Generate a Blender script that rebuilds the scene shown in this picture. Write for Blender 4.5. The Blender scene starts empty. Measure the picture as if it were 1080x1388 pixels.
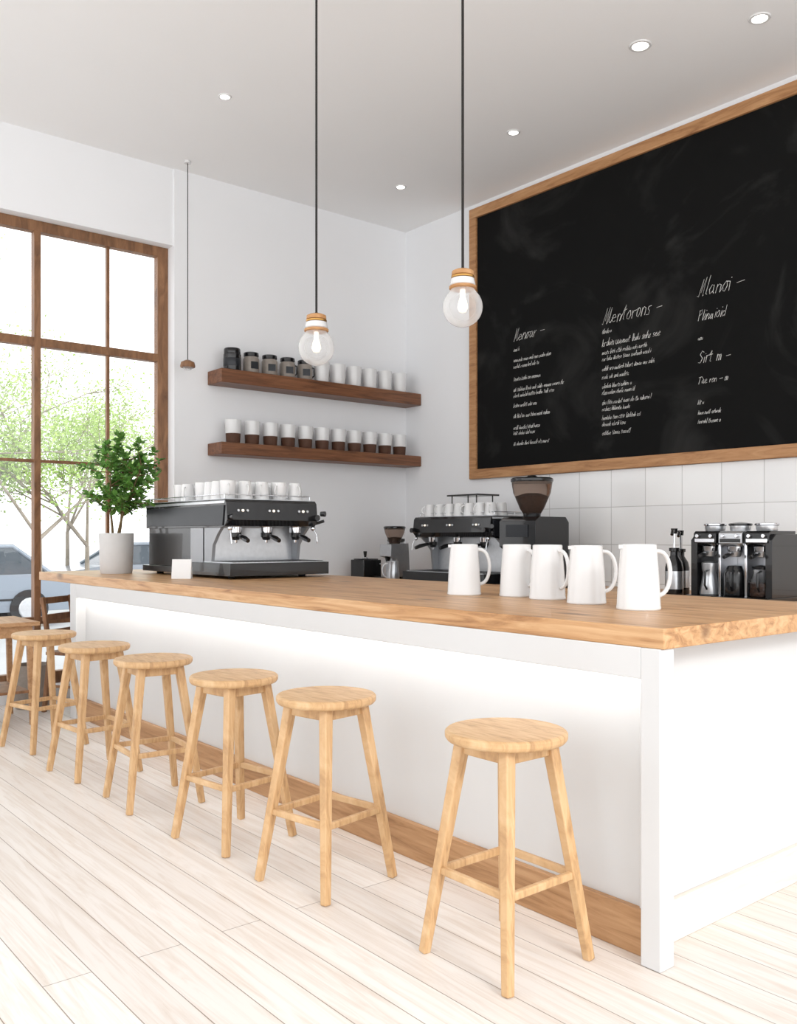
import bpy, bmesh, math, random
from mathutils import Vector, Matrix
random.seed(7)
S = bpy.context.scene
try:
    S.view_settings.view_transform = 'Standard'
    S.view_settings.look = 'None'
    S.view_settings.exposure = 0.0
except Exception as e:
    print(e)

# ------------------------------------------------------------ materials
def srgb(c):
    return tuple(((v/255)/12.92 if v/255 <= 0.04045 else ((v/255+0.055)/1.055)**2.4) for v in c) + (1,)

def mat(name, col, rough=0.5, metal=0.0, noise=0.04, nscale=8.0, bump=0.0, trans=0.0, ior=1.45, emit=None, estr=0, coat=0.0):
    m = bpy.data.materials.new(name); m.use_nodes = True
    nt = m.node_tree; b = nt.nodes['Principled BSDF']
    c = srgb(col)
    b.inputs['Roughness'].default_value = rough
    b.inputs['Metallic'].default_value = metal
    b.inputs['Transmission Weight'].default_value = trans
    b.inputs['IOR'].default_value = ior
    b.inputs['Coat Weight'].default_value = coat
    b.inputs['Base Color'].default_value = c
    if noise > 0:
        tc = nt.nodes.new('ShaderNodeTexCoord'); n = nt.nodes.new('ShaderNodeTexNoise')
        n.inputs['Scale'].default_value = nscale; n.inputs['Detail'].default_value = 4
        r = nt.nodes.new('ShaderNodeValToRGB')
        r.color_ramp.elements[0].position = 0.3; r.color_ramp.elements[1].position = 0.7
        r.color_ramp.elements[0].color = tuple(max(0, v*(1-noise)) for v in c[:3])+(1,)
        r.color_ramp.elements[1].color = tuple(min(1, v*(1+noise)) for v in c[:3])+(1,)
        nt.links.new(tc.outputs['Object'], n.inputs['Vector'])
        nt.links.new(n.outputs['Fac'], r.inputs['Fac']); nt.links.new(r.outputs['Color'], b.inputs['Base Color'])
        if bump > 0:
            bp = nt.nodes.new('ShaderNodeBump'); bp.inputs['Strength'].default_value = bump
            bp.inputs['Distance'].default_value = 0.01
            nt.links.new(n.outputs['Fac'], bp.inputs['Height']); nt.links.new(bp.outputs['Normal'], b.inputs['Normal'])
    if emit:
        b.inputs['Emission Color'].default_value = srgb(emit); b.inputs['Emission Strength'].default_value = estr
    return m

def wood(name, dark, mid, light, scale=(14, 1.2, 14), rough=0.45, nsc=1.6, knots=0.0):
    m = bpy.data.materials.new(name); m.use_nodes = True
    nt = m.node_tree; b = nt.nodes['Principled BSDF']; N = nt.nodes.new; L = nt.links.new
    tc = N('ShaderNodeTexCoord'); mp = N('ShaderNodeMapping'); mp.inputs['Scale'].default_value = scale
    L(tc.outputs['Object'], mp.inputs['Vector'])
    n = N('ShaderNodeTexNoise'); n.inputs['Scale'].default_value = nsc; n.inputs['Detail'].default_value = 7
    n.inputs['Roughness'].default_value = 0.62; n.inputs['Distortion'].default_value = 0.9
    L(mp.outputs['Vector'], n.inputs['Vector'])
    r = N('ShaderNodeValToRGB'); cr = r.color_ramp
    cr.elements[0].position = 0.28; cr.elements[0].color = srgb(dark)
    cr.elements[1].position = 0.68; cr.elements[1].color = srgb(light)
    e = cr.elements.new(0.47); e.color = srgb(mid)
    L(n.outputs['Fac'], r.inputs['Fac'])
    out = r.outputs['Color']
    if knots > 0:
        v = N('ShaderNodeTexVoronoi'); v.inputs['Scale'].default_value = 1.0
        mp2 = N('ShaderNodeMapping'); mp2.inputs['Scale'].default_value = (5.0, 1.7, 5.0)
        nd = N('ShaderNodeTexNoise'); nd.inputs['Scale'].default_value = 6
        mx0 = N('ShaderNodeMixRGB'); mx0.inputs['Fac'].default_value = 0.12
        L(tc.outputs['Object'], mp2.inputs['Vector']); L(tc.outputs['Object'], nd.inputs['Vector'])
        L(mp2.outputs['Vector'], mx0.inputs['Color1']); L(nd.outputs['Color'], mx0.inputs['Color2'])
        L(mx0.outputs['Color'], v.inputs['Vector'])
        r2 = N('ShaderNodeValToRGB'); r2.color_ramp.elements[0].position = 0.04; r2.color_ramp.elements[1].position = 0.17
        r2.color_ramp.elements[0].color = (knots, knots, knots, 1); r2.color_ramp.elements[1].color = (0, 0, 0, 1)
        L(v.outputs['Distance'], r2.inputs['Fac'])
        mx = N('ShaderNodeMixRGB'); mx.inputs['Color2'].default_value = srgb(tuple(int(x*0.72) for x in dark))
        L(r2.outputs['Color'], mx.inputs['Fac']); L(out, mx.inputs['Color1']); out = mx.outputs['Color']
    L(out, b.inputs['Base Color'])
    b.inputs['Roughness'].default_value = rough
    bp = N('ShaderNodeBump'); bp.inputs['Strength'].default_value = 0.12; bp.inputs['Distance'].default_value = 0.004
    L(n.outputs['Fac'], bp.inputs['Height']); L(bp.outputs['Normal'], b.inputs['Normal'])
    return m

M_wall = mat('wall_paint', (240, 241, 243), 0.9, noise=0.008, nscale=2)
M_ceil = mat('ceiling_paint', (245, 245, 245), 0.95, noise=0.006, nscale=1)
M_white = mat('counter_white_lacquer', (208, 208, 208), 0.55, noise=0.006)
M_top = wood('counter_oak', (136, 90, 52), (188, 142, 95), (211, 171, 127), (14, 1.3, 22), 0.38, 1.5, 0.85)
M_base = wood('oak_kickboard', (138, 98, 62), (172, 130, 90), (190, 150, 110), (14, 1.3, 18), 0.5)
M_baseblown = wood('blown_out_kickboard', (214, 202, 188), (224, 214, 203), (230, 223, 214), (1.3, 14, 18), 0.5)  # end kickboard: blown-out light on the counter end painted into the wood colour
M_stool = wood('ash_stool_wood', (164, 126, 86), (197, 158, 113), (212, 178, 136), (16, 3, 3.0), 0.5, 2.2)
M_walnut = wood('walnut_shelf_wood', (78, 48, 30), (114, 72, 46), (138, 92, 62), (1.4, 14, 20), 0.45)
M_frame = wood('window_frame_wood', (92, 62, 40), (126, 88, 58), (152, 110, 76), (9, 9, 2), 0.5)
M_bframe = wood('board_frame_oak', (140, 94, 56), (176, 128, 84), (196, 150, 106), (14, 1.6, 14), 0.5)
M_black = mat('black_enamel', (22, 22, 24), 0.24, noise=0.05, coat=0.4)
M_dark = mat('dark_grey_metal', (46, 48, 52), 0.3, 0.3, noise=0.05)
M_rub = mat('black_rubber', (20, 20, 20), 0.7, noise=0.05)
M_steel = mat('brushed_steel', (208, 210, 213), 0.28, 0.8, noise=0.05, nscale=30)
M_greyp = mat('grey_side_panel', (158, 160, 164), 0.32, 0.25, noise=0.03)
M_chrome = mat('chrome', (225, 226, 230), 0.1, 1.0, noise=0.0)
M_cer = mat('white_ceramic', (226, 226, 226), 0.22, noise=0.005, coat=0.4)
M_cerin = mat('ceramic_shade', (215, 214, 213), 0.4, noise=0.005)
M_cup_br = mat('brown_stoneware', (84, 54, 38), 0.6, noise=0.15, nscale=25)
M_gjar = mat('grey_stoneware', (142, 134, 126), 0.4, noise=0.1, nscale=20)
M_pot = mat('matte_white_pot', (208, 207, 206), 0.7, noise=0.03, nscale=14, bump=0.1)
M_soil = mat('soil', (60, 44, 34), 0.95, noise=0.3, nscale=40)
M_leaf = mat('leaf_green', (94, 140, 62), 0.5, noise=0.4, nscale=14)
M_stem = mat('plant_stem', (112, 92, 62), 0.8, noise=0.2, nscale=20)
M_glass = mat('clear_glass', (252, 252, 252), 0.02, trans=1.0, ior=1.3, noise=0)
M_smoke = mat('smoked_hopper', (165, 145, 132), 0.05, trans=0.9, ior=1.15, noise=0)
M_beans = mat('coffee_beans', (66, 40, 26), 0.5, noise=0.5, nscale=60, bump=1.0)
M_brass = mat('brass', (196, 150, 84), 0.3, 0.9, noise=0.04)
M_collar = wood('pendant_wood', (150, 100, 58), (184, 134, 84), (204, 156, 108), (6, 6, 20), 0.5)
M_cord = mat('cord_black', (34, 30, 28), 0.7, noise=0.0)
M_chalk = mat('chalk', (222, 222, 218), 0.95, noise=0.1, nscale=60)
M_led = mat('led_strip_emitter', (255, 250, 244), 0.5, noise=0, emit=(255, 250, 244), estr=22)
M_lamp = mat('downlight_emitter', (255, 255, 255), 0.5, noise=0, emit=(255, 250, 240), estr=6)
M_fil = mat('warm_bulb', (255, 250, 240), 0.4, noise=0, emit=(255, 244, 228), estr=0.6)
M_bark = mat('tree_bark', (150, 140, 128), 0.9, noise=0.2, nscale=6)
M_tleaf = mat('tree_leaf', (152, 178, 100), 0.7, noise=0.25, nscale=2)
M_street = mat('pavement', (190, 191, 192), 0.9, noise=0.05, nscale=2)
M_car1 = mat('car_paint_silver', (134, 142, 152), 0.3, 0.3, noise=0.01, coat=0.5)
M_car2 = mat('car_paint_blue', (138, 148, 160), 0.3, 0.3, noise=0.01, coat=0.5)
M_carg = mat('car_window', (70, 78, 86), 0.1, noise=0.0)
M_tyre = mat('tyre', (50, 50, 52), 0.8, noise=0.05)
M_card = mat('paper_card', (235, 235, 235), 0.8, noise=0.01)
M_glow = mat('indicator_light', (240, 235, 225), 0.4, noise=0, emit=(255, 240, 220), estr=0.8)
M_bask = mat('grey_planter', (150, 142, 134), 0.8, noise=0.1, nscale=20, bump=0.3)

def floor_mat():
    m = bpy.data.materials.new('whitewashed_planks'); m.use_nodes = True
    nt = m.node_tree; b = nt.nodes['Principled BSDF']; N = nt.nodes.new; L = nt.links.new
    tc = N('ShaderNodeTexCoord'); mp = N('ShaderNodeMapping'); mp.inputs['Rotation'].default_value = (0, 0, math.radians(90))
    L(tc.outputs['Object'], mp.inputs['Vector'])
    br = N('ShaderNodeTexBrick'); br.offset = 0.37; br.offset_frequency = 2; br.squash = 1
    br.inputs['Scale'].default_value = 1; br.inputs['Brick Width'].default_value = 7.5; br.inputs['Row Height'].default_value = 0.15
    br.inputs['Mortar Size'].default_value = 0.0017; br.inputs['Mortar Smooth'].default_value = 0.2
    br.inputs['Color1'].default_value = srgb((219, 212, 206)); br.inputs['Color2'].default_value = srgb((231, 226, 221))
    br.inputs['Mortar'].default_value = srgb((140, 127, 115)); br.inputs['Bias'].default_value = 0
    L(mp.outputs['Vector'], br.inputs['Vector'])
    mp2 = N('ShaderNodeMapping'); mp2.inputs['Scale'].default_value = (16, 0.9, 1)
    L(tc.outputs['Object'], mp2.inputs['Vector'])
    n = N('ShaderNodeTexNoise'); n.inputs['Scale'].default_value = 1.8; n.inputs['Detail'].default_value = 7; n.inputs['Distortion'].default_value = 1.0
    n.inputs['Roughness'].default_value = 0.65
    L(mp2.outputs['Vector'], n.inputs['Vector'])
    r = N('ShaderNodeValToRGB'); r.color_ramp.elements[0].position = 0.3; r.color_ramp.elements[1].position = 0.56
    r.color_ramp.elements[0].color = srgb((228, 217, 206)); r.color_ramp.elements[1].color = (1, 1, 1, 1)
    L(n.outputs['Fac'], r.inputs['Fac'])
    mx = N('ShaderNodeMixRGB'); mx.blend_type = 'MULTIPLY'; mx.inputs['Fac'].default_value = 0.75
    L(br.outputs['Color'], mx.inputs['Color1']); L(r.outputs['Color'], mx.inputs['Color2'])
    v = N('ShaderNodeTexVoronoi'); v.inputs['Scale'].default_value = 1.0
    mp3 = N('ShaderNodeMapping'); mp3.inputs['Scale'].default_value = (3.4, 1.5, 1)
    L(tc.outputs['Object'], mp3.inputs['Vector']); L(mp3.outputs['Vector'], v.inputs['Vector'])
    r2 = N('ShaderNodeValToRGB'); r2.color_ramp.elements[0].position = 0.02; r2.color_ramp.elements[1].position = 0.055
    r2.color_ramp.elements[0].color = (0.55, 0.55, 0.55, 1); r2.color_ramp.elements[1].color = (0, 0, 0, 1)
    L(v.outputs['Distance'], r2.inputs['Fac'])
    mx2 = N('ShaderNodeMixRGB'); mx2.inputs['Color2'].default_value = srgb((160, 138, 116))
    L(r2.outputs['Color'], mx2.inputs['Fac']); L(mx.outputs['Color'], mx2.inputs['Color1'])
    L(mx2.outputs['Color'], b.inputs['Base Color'])
    b.inputs['Roughness'].default_value = 0.4
    bp = N('ShaderNodeBump'); bp.inputs['Strength'].default_value = 0.3; bp.inputs['Distance'].default_value = 0.003; bp.invert = True
    L(br.outputs['Fac'], bp.inputs['Height']); L(bp.outputs['Normal'], b.inputs['Normal'])
    return m
M_floor = floor_mat()

def tile_mat():
    m = bpy.data.materials.new('glazed_tiles'); m.use_nodes = True
    nt = m.node_tree; b = nt.nodes['Principled BSDF']; N = nt.nodes.new; L = nt.links.new
    tc = N('ShaderNodeTexCoord'); sx = N('ShaderNodeSeparateXYZ'); cx = N('ShaderNodeCombineXYZ')
    L(tc.outputs['Object'], sx.inputs['Vector']); L(sx.outputs['Y'], cx.inputs['X']); L(sx.outputs['Z'], cx.inputs['Y'])
    br = N('ShaderNodeTexBrick'); br.offset = 0.0; br.squash = 1
    br.inputs['Scale'].default_value = 1; br.inputs['Brick Width'].default_value = 0.345; br.inputs['Row Height'].default_value = 0.32
    br.inputs['Mortar Size'].default_value = 0.003; br.inputs['Mortar Smooth'].default_value = 0.1
    br.inputs['Color1'].default_value = srgb((238, 239, 240)); br.inputs['Color2'].default_value = srgb((245, 246, 246))
    br.inputs['Mortar'].default_value = srgb((200, 200, 199))
    L(cx.outputs['Vector'], br.inputs['Vector']); L(br.outputs['Color'], b.inputs['Base Color'])
    b.inputs['Roughness'].default_value = 0.12
    nz = N('ShaderNodeTexNoise'); nz.inputs['Scale'].default_value = 5.0; nz.inputs['Detail'].default_value = 1
    L(tc.outputs['Object'], nz.inputs['Vector'])
    bp0 = N('ShaderNodeBump'); bp0.inputs['Strength'].default_value = 0.25; bp0.inputs['Distance'].default_value = 0.01
    L(nz.outputs['Fac'], bp0.inputs['Height'])
    bp = N('ShaderNodeBump'); bp.inputs['Strength'].default_value = 0.5; bp.inputs['Distance'].default_value = 0.004; bp.invert = True
    L(br.outputs['Fac'], bp.inputs['Height']); L(bp0.outputs['Normal'], bp.inputs['Normal']); L(bp.outputs['Normal'], b.inputs['Normal'])
    return m
M_tile = tile_mat()

def board_mat():
    m = bpy.data.materials.new('chalkboard_slate'); m.use_nodes = True
    nt = m.node_tree; b = nt.nodes['Principled BSDF']; N = nt.nodes.new; L = nt.links.new
    tc = N('ShaderNodeTexCoord'); n = N('ShaderNodeTexNoise'); n.inputs['Scale'].default_value = 0.9
    n.inputs['Detail'].default_value = 6; n.inputs['Distortion'].default_value = 2.5; n.inputs['Roughness'].default_value = 0.55
    L(tc.outputs['Object'], n.inputs['Vector'])
    r = N('ShaderNodeValToRGB'); r.color_ramp.elements[0].position = 0.5; r.color_ramp.elements[1].position = 0.85
    r.color_ramp.elements[0].color = srgb((19, 19, 19)); r.color_ramp.elements[1].color = srgb((52, 52, 51))
    L(n.outputs['Fac'], r.inputs['Fac']); L(r.outputs['Color'], b.inputs['Base Color'])
    b.inputs['Roughness'].default_value = 0.85; b.inputs['Specular IOR Level'].default_value = 0.12
    return m
M_board = board_mat()

def pane_mat():
    m = bpy.data.materials.new('window_glass'); m.use_nodes = True
    nt = m.node_tree; nt.nodes.clear(); N = nt.nodes.new; L = nt.links.new
    o = N('ShaderNodeOutputMaterial'); mx = N('ShaderNodeMixShader'); t = N('ShaderNodeBsdfTransparent'); g = N('ShaderNodeBsdfGlossy')
    g.inputs['Roughness'].default_value = 0.02; mx.inputs['Fac'].default_value = 0.04
    L(t.outputs[0], mx.inputs[1]); L(g.outputs[0], mx.inputs[2]); L(mx.outputs[0], o.inputs['Surface'])
    return m
M_pane = pane_mat()
def bulb_mat():
    m = bpy.data.materials.new('bulb_glass'); m.use_nodes = True
    nt = m.node_tree; nt.nodes.clear(); N = nt.nodes.new; L = nt.links.new
    o = N('ShaderNodeOutputMaterial'); mx = N('ShaderNodeMixShader'); t = N('ShaderNodeBsdfTransparent'); g = N('ShaderNodeBsdfPrincipled')
    g.inputs['Roughness'].default_value = 0.05; g.inputs['Base Color'].default_value = (0.88, 0.88, 0.88, 1)
    lw = N('ShaderNodeLayerWeight'); lw.inputs['Blend'].default_value = 0.4
    mr = N('ShaderNodeMapRange'); mr.inputs['To Min'].default_value = 0.16; mr.inputs['To Max'].default_value = 0.75
    t.inputs['Color'].default_value = (0.97, 0.97, 0.97, 1)
    L(lw.outputs['Facing'], mr.inputs['Value']); L(mr.outputs[0], mx.inputs['Fac'])
    L(t.outputs[0], mx.inputs[1]); L(g.outputs[0], mx.inputs[2]); L(mx.outputs[0], o.inputs['Surface'])
    return m
M_bulb = bulb_mat()

# ------------------------------------------------------------ mesh builder
class MB:
    def __init__(s): s.bm = bmesh.new(); s.mats = []
    def mi(s, m):
        if m not in s.mats: s.mats.append(m)
        return s.mats.index(m)
    def face(s, vs, i):
        try:
            f = s.bm.faces.new(vs); f.material_index = i; return f
        except ValueError: return None
    def box(s, x0, x1, y0, y1, z0, z1, m, rot=None, piv=None):
        i = s.mi(m)
        c = [Vector((x, y, z)) for z in (z0, z1) for y in (y0, y1) for x in (x0, x1)]
        if rot is not None:
            p = Vector(piv) if piv else Vector(((x0+x1)/2, (y0+y1)/2, (z0+z1)/2))
            c = [rot @ (v-p) + p for v in c]
        v = [s.bm.verts.new(q) for q in c]
        for q in ((0, 2, 3, 1), (4, 5, 7, 6), (0, 1, 5, 4), (2, 6, 7, 3), (0, 4, 6, 2), (1, 3, 7, 5)):
            s.face([v[k] for k in q], i)
    def prism(s, pts, axis, a, b, m):
        i = s.mi(m)
        def P(p, t):
            return {'x': (t, p[0], p[1]), 'y': (p[0], t, p[1]), 'z': (p[0], p[1], t)}[axis]
        A = [s.bm.verts.new(P(p, a)) for p in pts]; B = [s.bm.verts.new(P(p, b)) for p in pts]
        n = len(pts)
        s.face(A[::-1], i); s.face(B, i)
        for k in range(n): s.face([A[k], A[(k+1) % n], B[(k+1) % n], B[k]], i)
    def cone(s, p0, p1, r0, r1, m, n=16, cap=True, phase=0.0):
        i = s.mi(m); p0 = Vector(p0); p1 = Vector(p1); d = (p1-p0).normalized()
        up = Vector((0, 0, 1)) if abs(d.z) < 0.95 else Vector((1, 0, 0))
        a = d.cross(up).normalized(); b = d.cross(a).normalized()
        A = []; B = []
        for k in range(n):
            t = 2*math.pi*k/n+phase; o = a*math.cos(t)+b*math.sin(t)
            A.append(s.bm.verts.new(p0+o*r0)); B.append(s.bm.verts.new(p1+o*r1))
        for k in range(n): s.face([A[k], A[(k+1) % n], B[(k+1) % n], B[k]], i)
        if cap: s.face(A[::-1], i); s.face(B, i)
    def bar(s, p0, p1, w0, w1, m, ax):
        i = s.mi(m); p0 = Vector(p0); p1 = Vector(p1); d = (p1-p0).normalized()
        a = Vector(ax); a = (a-d*a.dot(d)).normalized(); b = d.cross(a).normalized()
        def ring(p, w):
            h = (w[0]/2, w[1]/2); return [s.bm.verts.new(p+a*h[0]*sx+b*h[1]*sy) for sx, sy in ((-1, -1), (1, -1), (1, 1), (-1, 1))]
        A = ring(p0, w0); B = ring(p1, w1)
        s.face(A[::-1], i); s.face(B, i)
        for k in range(4): s.face([A[k], A[(k+1) % 4], B[(k+1) % 4], B[k]], i)
    def lathe(s, prof, c, mats, n=28, axis=None):
        c = Vector(c); rings = []
        for p in prof:
            r, z = p[0], p[1]
            if r < 1e-5: rings.append([s.bm.verts.new(c+Vector((0, 0, z)))])
            else: rings.append([s.bm.verts.new(c+Vector((r*math.cos(2*math.pi*k/n), r*math.sin(2*math.pi*k/n), z))) for k in range(n)])
        for j in range(len(rings)-1):
            A, B = rings[j], rings[j+1]
            i = s.mi(prof[j+1][2] if len(prof[j+1]) > 2 else mats)
            for k in range(n):
                k2 = (k+1) % n
                if len(A) == 1 and len(B) == 1: continue
                if len(A) == 1: s.face([A[0], B[k2], B[k]][::-1], i)
                elif len(B) == 1: s.face([A[k], A[k2], B[0]], i)
                else: s.face([A[k], A[k2], B[k2], B[k]], i)
    def tube(s, pts, r, m, n=8, cap=True):
        i = s.mi(m); pts = [Vector(p) for p in pts]; rings = []
        ref = None
        for k, p in enumerate(pts):
            d = (pts[min(k+1, len(pts)-1)]-pts[max(k-1, 0)]).normalized()
            if ref is None:
                ref = Vector((0, 0, 1)) if abs(d.z) < 0.9 else Vector((1, 0, 0))
            a = (ref-d*ref.dot(d)).normalized(); ref = a; b = d.cross(a)
            rr = r[k] if isinstance(r, (list, tuple)) else r
            rings.append([s.bm.verts.new(p+(a*math.cos(2*math.pi*q/n)+b*math.sin(2*math.pi*q/n))*rr) for q in range(n)])
        for A, B in zip(rings[:-1], rings[1:]):
            for q in range(n): s.face([A[q], A[(q+1) % n], B[(q+1) % n], B[q]], i)
        if cap: s.face(rings[0][::-1], i); s.face(rings[-1], i)
    def sphere(s, c, r, m, n=16, sz=1.0):
        prof = [(r*math.sin(math.pi*k/(n//2)), -r*sz*math.cos(math.pi*k/(n//2))) for k in range(n//2+1)]
        prof[0] = (0, prof[0][1]); prof[-1] = (0, prof[-1][1])
        s.lathe(prof, c, m, n)
    def mesh(s, name):
        me = bpy.data.meshes.new(name)
        bmesh.ops.recalc_face_normals(s.bm, faces=s.bm.faces[:])
        s.bm.to_mesh(me); s.bm.free()
        for m in s.mats: me.materials.append(m)
        for p in me.polygons: p.use_smooth = True
        try: me.set_sharp_from_angle(angle=math.radians(35))
        except Exception: pass
        return me
    def obj(s, name, loc=(0, 0, 0), rz=0.0, bevel=0.0, parent=None):
        return place(s.mesh(name), name, loc, rz, bevel, parent)

def place(me, name, loc=(0, 0, 0), rz=0.0, bevel=0.0, parent=None):
    o = bpy.data.objects.new(name, me); S.collection.objects.link(o)
    o.location = loc; o.rotation_euler = (0, 0, rz)
    if bevel > 0:
        b = o.modifiers.new('bevel', 'BEVEL'); b.width = bevel; b.segments = 2; b.limit_method = 'ANGLE'; b.angle_limit = math.radians(40)
    if parent: o.parent = parent
    return o

XW = 6.33; YW = 7.60; ZC = 4.66
# ------------------------------------------------------------ room
b = MB(); b.box(-3.5, XW, -3.5, YW, -0.06, 0, M_floor); b.obj('floor')
b = MB(); b.box(-3.5, XW+0.2, -3.5, YW+0.25, ZC, ZC+0.15, M_ceil); b.obj('ceiling')
b = MB(); b.box(XW, XW+0.2, -3.5, YW+0.25, -0.06, ZC, M_wall); b.obj('wall_right')
b = MB()
b.box(3.62, XW, YW-0.015, YW+0.25, -0.06, ZC, M_wall)
b.box(-0.9, 3.62, YW, YW+0.25, 3.97, ZC, M_wall)
b.box(-0.9, 3.62, YW, YW+0.25, -0.06, 0.12, M_wall)
b.box(-3.5, -0.9, YW, YW+0.25, -0.06, ZC, M_wall)
b.obj('wall_back')

# window
b = MB()
y0, y1 = YW+0.11, YW+0.19
zb, zt = 0.12, 3.97
b.box(3.52, 3.62, y0, y1, zb, zt, M_frame); b.box(-0.9, -0.81, y0, y1, zb, zt, M_frame)
b.box(-0.81, 3.52, y0, y1, 3.88, zt, M_frame); b.box(-0.81, 3.52, y0, y1, zb, 0.22, M_frame)
b.box(-0.81, 3.52, y0, y1, 2.93, 3.0, M_frame)
b.box(-0.81, 3.52, y0+0.01, y1-0.01, 0.62, 0.68, M_frame)
for xm in (2.46, 1.25, 0.05):
    b.box(xm-0.027, xm+0.027, y0-0.005, y1, 0.22, 3.88, M_frame)
for xm in (3.07, 1.86, 0.65, -0.4):
    b.box(xm-0.013, xm+0.013, y0+0.02, y1-0.02, 0.22, 3.88, M_frame)
b.box(-0.81, 3.52, y0+0.02, y1-0.02, 1.965, 1.99, M_frame)
b.box(-0.81, 3.52, y0+0.035, y0+0.041, 0.22, 3.88, M_pane)
b.obj('window_1', bevel=0.004)

# tiles
b = MB(); b.box(XW-0.012, XW, -3.0, 5.72, 0.0, 1.915, M_tile); b.obj('tile_backsplash')

# ------------------------------------------------------------ chalkboard
b = MB()
ya, yb, za, zb2 = 2.0, 6.54, 1.918, 4.60
fw = 0.095; xf = XW-0.05
b.box(XW-0.025, XW, ya+fw-0.01, yb-fw+0.01, za+fw-0.01, zb2-fw+0.01, M_board)
b.box(xf, XW, ya, yb, za, za+fw, M_bframe); b.box(xf, XW, ya, yb, zb2-fw, zb2, M_bframe)
b.box(xf, XW, ya, ya+fw, za+fw, zb2-fw, M_bframe); b.box(xf, XW, yb-fw, yb, za+fw, zb2-fw, M_bframe)
board = b.obj('menu_chalkboard', bevel=0.004)

GL = {
 'a': [[(.5, .9), (.2, 1), (0, .5), (.15, .05), (.45, .3), (.5, .95), (.5, .15), (.65, 0)]],
 'e': [[(0, .5), (.5, .6), (.4, .95), (.12, .9), (0, .4), (.2, 0), (.6, .15)]],
 'n': [[(0, 1), (0, 0)], [(0, .6), (.25, 1), (.48, .8), (.5, 0)]],
 'm': [[(0, 1), (0, 0)], [(0, .6), (.2, 1), (.35, .8), (.35, 0)], [(.35, .6), (.55, 1), (.7, .8), (.72, 0)]],
 'u': [[(0, 1), (.05, .2), (.25, 0), (.48, .3), (.5, 1), (.52, .1)]],
 'o': [[(.25, 1), (0, .6), (.1, .1), (.35, 0), (.55, .5), (.4, .95), (.25, 1)]],
 'l': [[(.1, 1.9), (.05, .1), (.2, 0)]],
 't': [[(.2, 1.7), (.15, .1), (.35, 0)], [(0, 1.1), (.45, 1.15)]],
 'i': [[(.1, 1), (.1, 0)], [(.12, 1.4), (.14, 1.5)]],
 'r': [[(0, 1), (.02, 0)], [(.02, .6), (.2, .95), (.42, .95)]],
 's': [[(.45, .95), (.15, .95), (.08, .65), (.4, .4), (.35, .05), (0, .05)]],
 'c': [[(.5, .85), (.25, 1), (0, .5), (.2, 0), (.52, .15)]],
 'd': [[(.5, .8), (.2, .95), (0, .5), (.15, .02), (.5, .3)], [(.52, 1.9), (.5, 0)]],
 'p': [[(0, 1), (.02, -.8)], [(.0, .8), (.3, 1), (.5, .5), (.25, .05), (.02, .2)]],
 'h': [[(0, 1.9), (.02, 0)], [(.02, .6), (.28, 1), (.46, .7), (.48, 0)]],
 'k': [[(0, 1.9), (.02, 0)], [(.42, 1), (.04, .45), (.46, 0)]],
 'M': [[(-.1, .1), (.05, 0), (.25, 2.0), (.3, .4), (.65, 2.1), (.62, 0), (.75, .1)]],
 'S': [[(.7, 1.7), (.3, 2), (.1, 1.4), (.6, .8), (.5, .05), (0, .2)]],
 'T': [[(.4, 1.9), (.35, 0)], [(-.05, 1.8), (.85, 1.95)]],
 'P': [[(.05, 1.9), (.05, 0)], [(-.05, 1.8), (.5, 1.95), (.6, 1.3), (.08, .95)]],
 '-': [[(0, .6), (.8, .68)]],
}
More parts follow.
